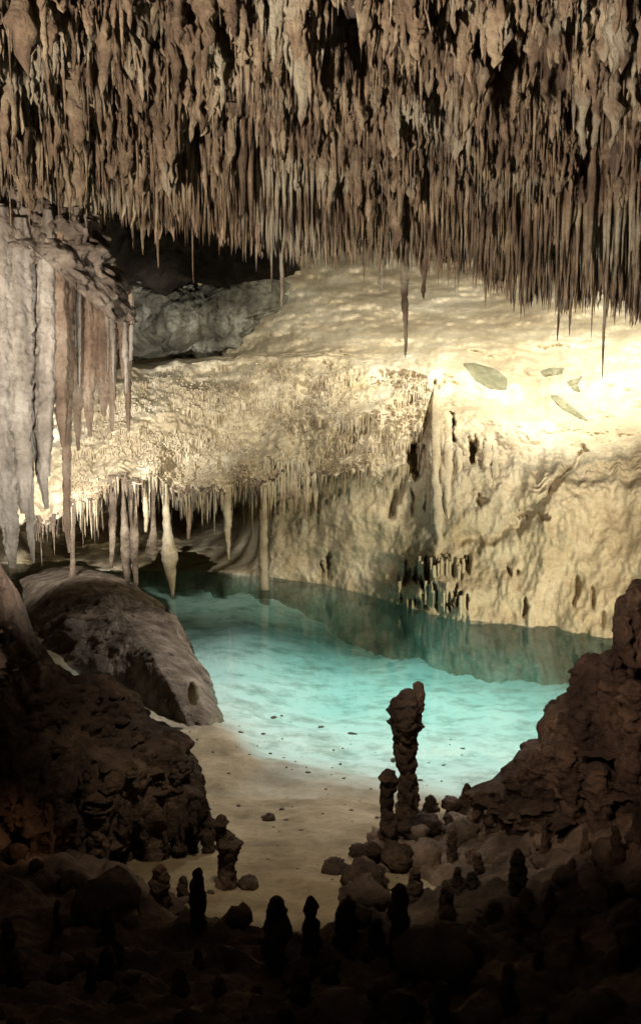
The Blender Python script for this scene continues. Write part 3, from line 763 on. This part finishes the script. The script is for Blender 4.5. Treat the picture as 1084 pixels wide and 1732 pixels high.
def built(name, lab, parts, Y, mat, lump_, seed):
    """a stalagmite whose shaft and knobs are parts under an empty at its foot"""
    foot = at(parts[0][1][-1][0], parts[0][1][-1][1], Y)
    e = bpy.data.objects.new(name, None); COL.objects.link(e); e.location = foot; tag(e, lab, 'stalagmite')
    for k, (pn, pts, top) in enumerate(parts):
        x, y, w_ = pts[0]
        if top: pts = [(x, y, w_ * .35), (x, y + w_ * .35, w_ * .8), (x, y + w_ * .9, w_)] + pts[1:]
        o = long_drip(pn, pts, Y - .012 * k, mat, lab, 'x', None, lump=lump_, segs=70, sides=30, seed=seed + k)
        del o['label'], o['category']
        o.location = Vector(o.location) - Vector(foot); o.parent = e
    return e


built('stalagmite', 'tall club shaped stalagmite with a broad knobbly head before the water', [
    ('shaft', [(685, 1228, 22), (684, 1250, 19), (687, 1290, 16), (690, 1330, 18), (692, 1370, 20), (695, 1412, 28)], False),
    ('head', [(690, 1166, 17), (688, 1180, 23), (689, 1197, 28), (687, 1225, 27), (685, 1250, 19)], True),
    ('knob', [(707, 1153, 10), (706, 1172, 12), (703, 1200, 12), (699, 1225, 8)], True),
    ('knob', [(668, 1180, 6), (669, 1192, 8), (671, 1212, 8)], True)], gpt(692, 1398)[1], M_dark, .36, 1)
built('stalagmite', 'gnarled stalagmite like a hatted figure at the left of the beach', [
    ('shaft', [(381, 1404, 14), (386, 1425, 21), (386, 1445, 18), (384, 1470, 16), (386, 1512, 22)], True),
    ('cap', [(374, 1378, 9), (372, 1392, 16), (374, 1402, 10), (379, 1414, 12)], True)], gpt(386, 1500)[1], M_dark, .35, 21)
built('stalagmite', 'dark stalagmite with a separate knob on top, at the sand edge', [
    ('shaft', [(525, 1545, 11), (526, 1560, 14), (527, 1615, 16)], True),
    ('knob', [(525, 1516, 12), (525, 1534, 14), (525, 1550, 10)], True)], gpt(527, 1604)[1], M_dark, .3, 31)
# knobby columns on the right outcrop
for i, (px, top, w, bot, Y, lab) in enumerate([
    (1072, 992, 13, 1110, 10.6, 'knobby column at the right edge, highest of the outcrop'),
    (1052, 1040, 12, 1150, 10.5, 'knobby column just below the highest one'),
    (1030, 1100, 18, 1260, 10.3, 'thick ribbed column in the middle of the right outcrop'),
    (1000, 1150, 14, 1290, 10.4, 'ribbed column left of the thick one on the outcrop'),
    (972, 1184, 12, 1300, 10.4, 'rounded column with small cap overlooking the water'),
    (948, 1205, 11, 1330, 10.5, 'column at the left shoulder of the right outcrop'),
    (905, 1268, 13, 1360, 10.6, 'low knob on the left foot of the right outcrop'),
    (866, 1305, 14, 1370, 10.8, 'lowest knob of the right outcrop beside the water'),
    (1018, 1165, 12, 1300, 10.3, 'narrow rib between the two thick columns of the outcrop'),
    (1046, 1130, 15, 1290, 10.3, 'rib just right of the thick column of the outcrop'),
    (985, 1200, 12, 1330, 10.35, 'short rib below the ribbed column of the outcrop'),
    (925, 1262, 11, 1350, 10.6, 'low rib between the shoulder column and the low knob'),
    (958, 1262, 14, 1380, 10.3, 'stout rib below the rounded column of the outcrop'),
    (1010, 1290, 16, 1420, 10.1, 'wide rib low in the middle of the outcrop'),
    (1060, 1300, 16, 1440, 9.9, 'wide rib low at the right edge of the outcrop'),
    (888, 1290, 10, 1380, 10.7, 'thin rib at the left foot of the outcrop'),
    (1068, 1150, 20, 1330, 10.0, 'broad brown rib below the highest column at the right edge'),
]):
    stalagmite([(px, top, w), (px, top + .25 * (bot - top), w * 1.15), (px + 3, (top + bot) / 2, w * 1.2), (px + 4, bot, w * 1.4)], lab, Y=Y - .62, seed=30 + i, lump_=.55, name='rib_column')
    c_ = bpy.context.scene.collection.objects[-1]; c_.location = Vector(c_.location) - Vector(oc.location); c_.parent = oc; del c_['category']
for i in range(44):
    while True:
        px, py = rng.uniform(700, 1100), rng.uniform(1290, 1640)
        if py > 1375 - (px - 800) * .35: break
    hgt = rng.uniform(18, 70) * (1 if py < 1480 else .8); w_ = rng.uniform(6, 15)
    g = gpt(px, py)
    top = py - hgt
    stalagmite([(px, top, w_ * .8), (px + rng.uniform(-2, 2), top + hgt * .5, w_), (px, py + 8, w_ * 1.5)], 'small lumpy brown stub studding the dark slope on the right', Y=g[1], seed=60 + i, lump_=.5, group='stubs studding the right slope')
for i in range(30):
    px, py = rng.uniform(-20, 700), rng.uniform(1560, 1730)
    hgt = rng.uniform(18, 60); w_ = rng.uniform(7, 15); g = gpt(px, py)
    stalagmite([(px, py - hgt, w_ * .8), (px + rng.uniform(-2, 2), py - hgt * .5, w_), (px, py + 10, w_ * 1.5)], 'small near black stub in the gloom along the bottom edge', Y=g[1], seed=110 + i, lump_=.45, group='stubs in the dark foreground')
# boulders
for i, (px, py, rpx, lab) in enumerate([
    (566, 1478, 24, 'round dark boulder at the lower left of the boulder heap'),
    (606, 1448, 18, 'upright dark boulder left in the heap by the slim stalagmite'),
    (628, 1442, 17, 'boulder leaning on the slim stalagmite'),
    (618, 1500, 40, 'largest dark boulder below the slim stalagmite'),
    (672, 1460, 30, 'boulder at the foot of the slim stalagmite'),
    (720, 1405, 26, 'yellowish brown boulder right at the foot of the club shaped stalagmite'),
    (762, 1365, 16, 'dark boulder between the stubby and the pointed stalagmite'),
    (810, 1362, 15, 'dark boulder right of the small pointed stalagmite'),
    (455, 1388, 11, 'small dark stone lying alone on the sand'),
    (300, 1440, 9, 'little dark stone on the sand by the outcrop'),
    (120, 1500, 26, 'dim pinkish boulder below the left outcrop'),
    (28, 1452, 20, 'boulder at the left edge below the outcrop'),
    (62, 1470, 13, 'small stone beside the boulder at the left edge'),
    (215, 1560, 22, 'pale lit boulder in the dark lower left'),
    (135, 1640, 22, 'small lit boulder near the lower left corner'),
    (420, 1500, 18, 'dark stone beside the figure shaped stalagmite'),
]):
    g = gpt(px, py); r = rpx / F * g[1] * 1.05
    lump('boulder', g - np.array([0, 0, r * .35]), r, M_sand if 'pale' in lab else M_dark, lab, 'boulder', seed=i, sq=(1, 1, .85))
n = 260
for_v, for_q, o_ = [], [], 0
for i in range(n):
    x = rng.uniform(-5, 5); Y = rng.uniform(4.5, 12.5); r = rng.gamma(2, .035) + .02
    if Y > np.interp(x, RX, RY) - .1: continue
    th = np.linspace(0, np.pi, 7); ph = np.linspace(0, 2 * np.pi, 10, endpoint=False)
    T, Ph = np.meshgrid(th, ph, indexing='ij')
    D = np.stack([np.sin(T) * np.cos(Ph), np.sin(T) * np.sin(Ph), .8 * np.cos(T)], -1)
    Vv = D * r * (1 + .5 * fbm(D * 1.6 + i * 3.1, 2, 201))[..., None] + np.array([x, Y, float(rockground(np.array([x]), np.array([Y]))[0]) + r * .3])
    for_v.append(Vv.reshape(-1, 3)); for_q.append(gridq(7, 10, True) + o_); o_ += 70
o = kind(obj('rubble', mesh('rubble', np.concatenate(for_v), np.concatenate(for_q), M_floor)), 'stuff'); o['label'] = 'dark rubble strewn over the rocky foreground'
pv, pq, o_ = [], [], 0
for i in range(170):
    x = rng.uniform(-2.4, 2.2); Y = rng.uniform(8.2, 17.5); r = rng.gamma(1.6, .007) + .006
    th = np.linspace(0, np.pi, 6); ph = np.linspace(0, 2 * np.pi, 8, endpoint=False)
    T, Ph = np.meshgrid(th, ph, indexing='ij')
    D = np.stack([np.sin(T) * np.cos(Ph) * rng.uniform(.8, 1.8), np.sin(T) * np.sin(Ph), .6 * np.cos(T)], -1)
    Vv = D * r * (1 + .5 * fbm(D * 1.6 + i * 3.1, 2, 203))[..., None] + np.array([x, Y, float(ground(np.array([x]), np.array([Y]))[0]) + r * .2])
    pv.append(Vv.reshape(-1, 3)); pq.append(gridq(6, 8, True) + o_); o_ += 48
o = kind(obj('pebbles', mesh('pebbles', np.concatenate(pv), np.concatenate(pq), M_floor)), 'stuff'); o['label'] = 'small dark pebbles scattered over sand and shallow pool floor'
# side walls close the cave
for sx, nm in ((-9.5, 'cave_wall'), (9.5, 'cave_wall')):
    Yg, Zg = np.meshgrid(np.linspace(-4, 30, 200), np.linspace(-4, 12, 120))
    P = np.stack([np.full_like(Yg, sx), Yg, Zg], -1)
    P[..., 0] += .8 * fbm(P * .4, 4, 211) + .12 * ridge(P * np.array([2, 2, .5]), 2, 221)
    kind(obj(nm, mesh(nm, P, gridq(120, 200), M_dark)), 'structure')

# ------------------------------------------------------------------ light
w = bpy.data.worlds.new('World'); SC.world = w; w.use_nodes = True
w.node_tree.nodes['Background'].inputs[0].default_value = (.55, .5, .53, 1); w.node_tree.nodes['Background'].inputs[1].default_value = .07


def spot(name, loc, to, power, col, angle=70, blend=.6, size=.25):
    l = bpy.data.lights.new(name, 'SPOT'); l.energy = power; l.color = col; l.spot_size = R(angle); l.spot_blend = blend; l.shadow_soft_size = size
    o = bpy.data.objects.new(name, l); COL.objects.link(o); o.location = loc
    o.rotation_euler = (Vector(to) - Vector(loc)).to_track_quat('-Z', 'Y').to_euler()
    return o


spot('slope_lamp', (5.6, 20.3, 9.6), (5.2, 28, 5.2), 8600, (1, .94, .76), 95, .8, .3)
spot('pool_lamp', (2.4, 19.0, 7.8), (.4, 15.8, -1), 3700, (1, .98, .94), 90, .9, .3)
spot('wall_lamp', (5.8, 15.2, 2.2), (.8, 24.5, 2.2), 2200, (1, .87, .61), 95, .9, .2)
spot('ledge_lamp', (-1.0, 18.5, 7.6), (-1.4, 25, 3.0), 1400, (1, .93, .76), 62, .8, .3)
spot('left_lamp', (-4.9, 19.5, 3.4), (-5.9, 24, 3.3), 2400, (1, .95, .85), 100, .7, .2)
spot('front_lamp', (-6, -2, 3.4), (.2, 13, 8.4), 17000, (1, .85, .70), 50, .7, .35)
spot('pipe_lamp', (-1.2, 8.6, 3.6), (-5.0, 15.5, 4.6), 2900, (1, .92, .82), 48, .9, .3)
spot('floor_fill', (-1, 3, 7.5), (4.4, 11.5, 2.8), 2300, (1, .72, .55), 40, .9, .3)  # added fill from above the camera, brightens right outcrop and foreground
spot('beach_fill', (-.5, 7, 8), (.1, 10.9, .3), 900, (1, .84, .62), 50, .9, .3)  # added overhead fill to lift the sand, no fixture there
g_ = at(14, 1425, 9.2)
spot('nook_lamp', g_ + np.array([.55, -.6, .5]), g_, 7, (1, .56, .30), 75, 1, .1)

SC.view_settings.view_transform = 'Standard'; SC.view_settings.look = 'None'; SC.view_settings.exposure = 0; SC.view_settings.gamma = 1
SC.cycles.use_denoising = True
SC.cycles.max_bounces = 6; SC.cycles.transparent_max_bounces = 8
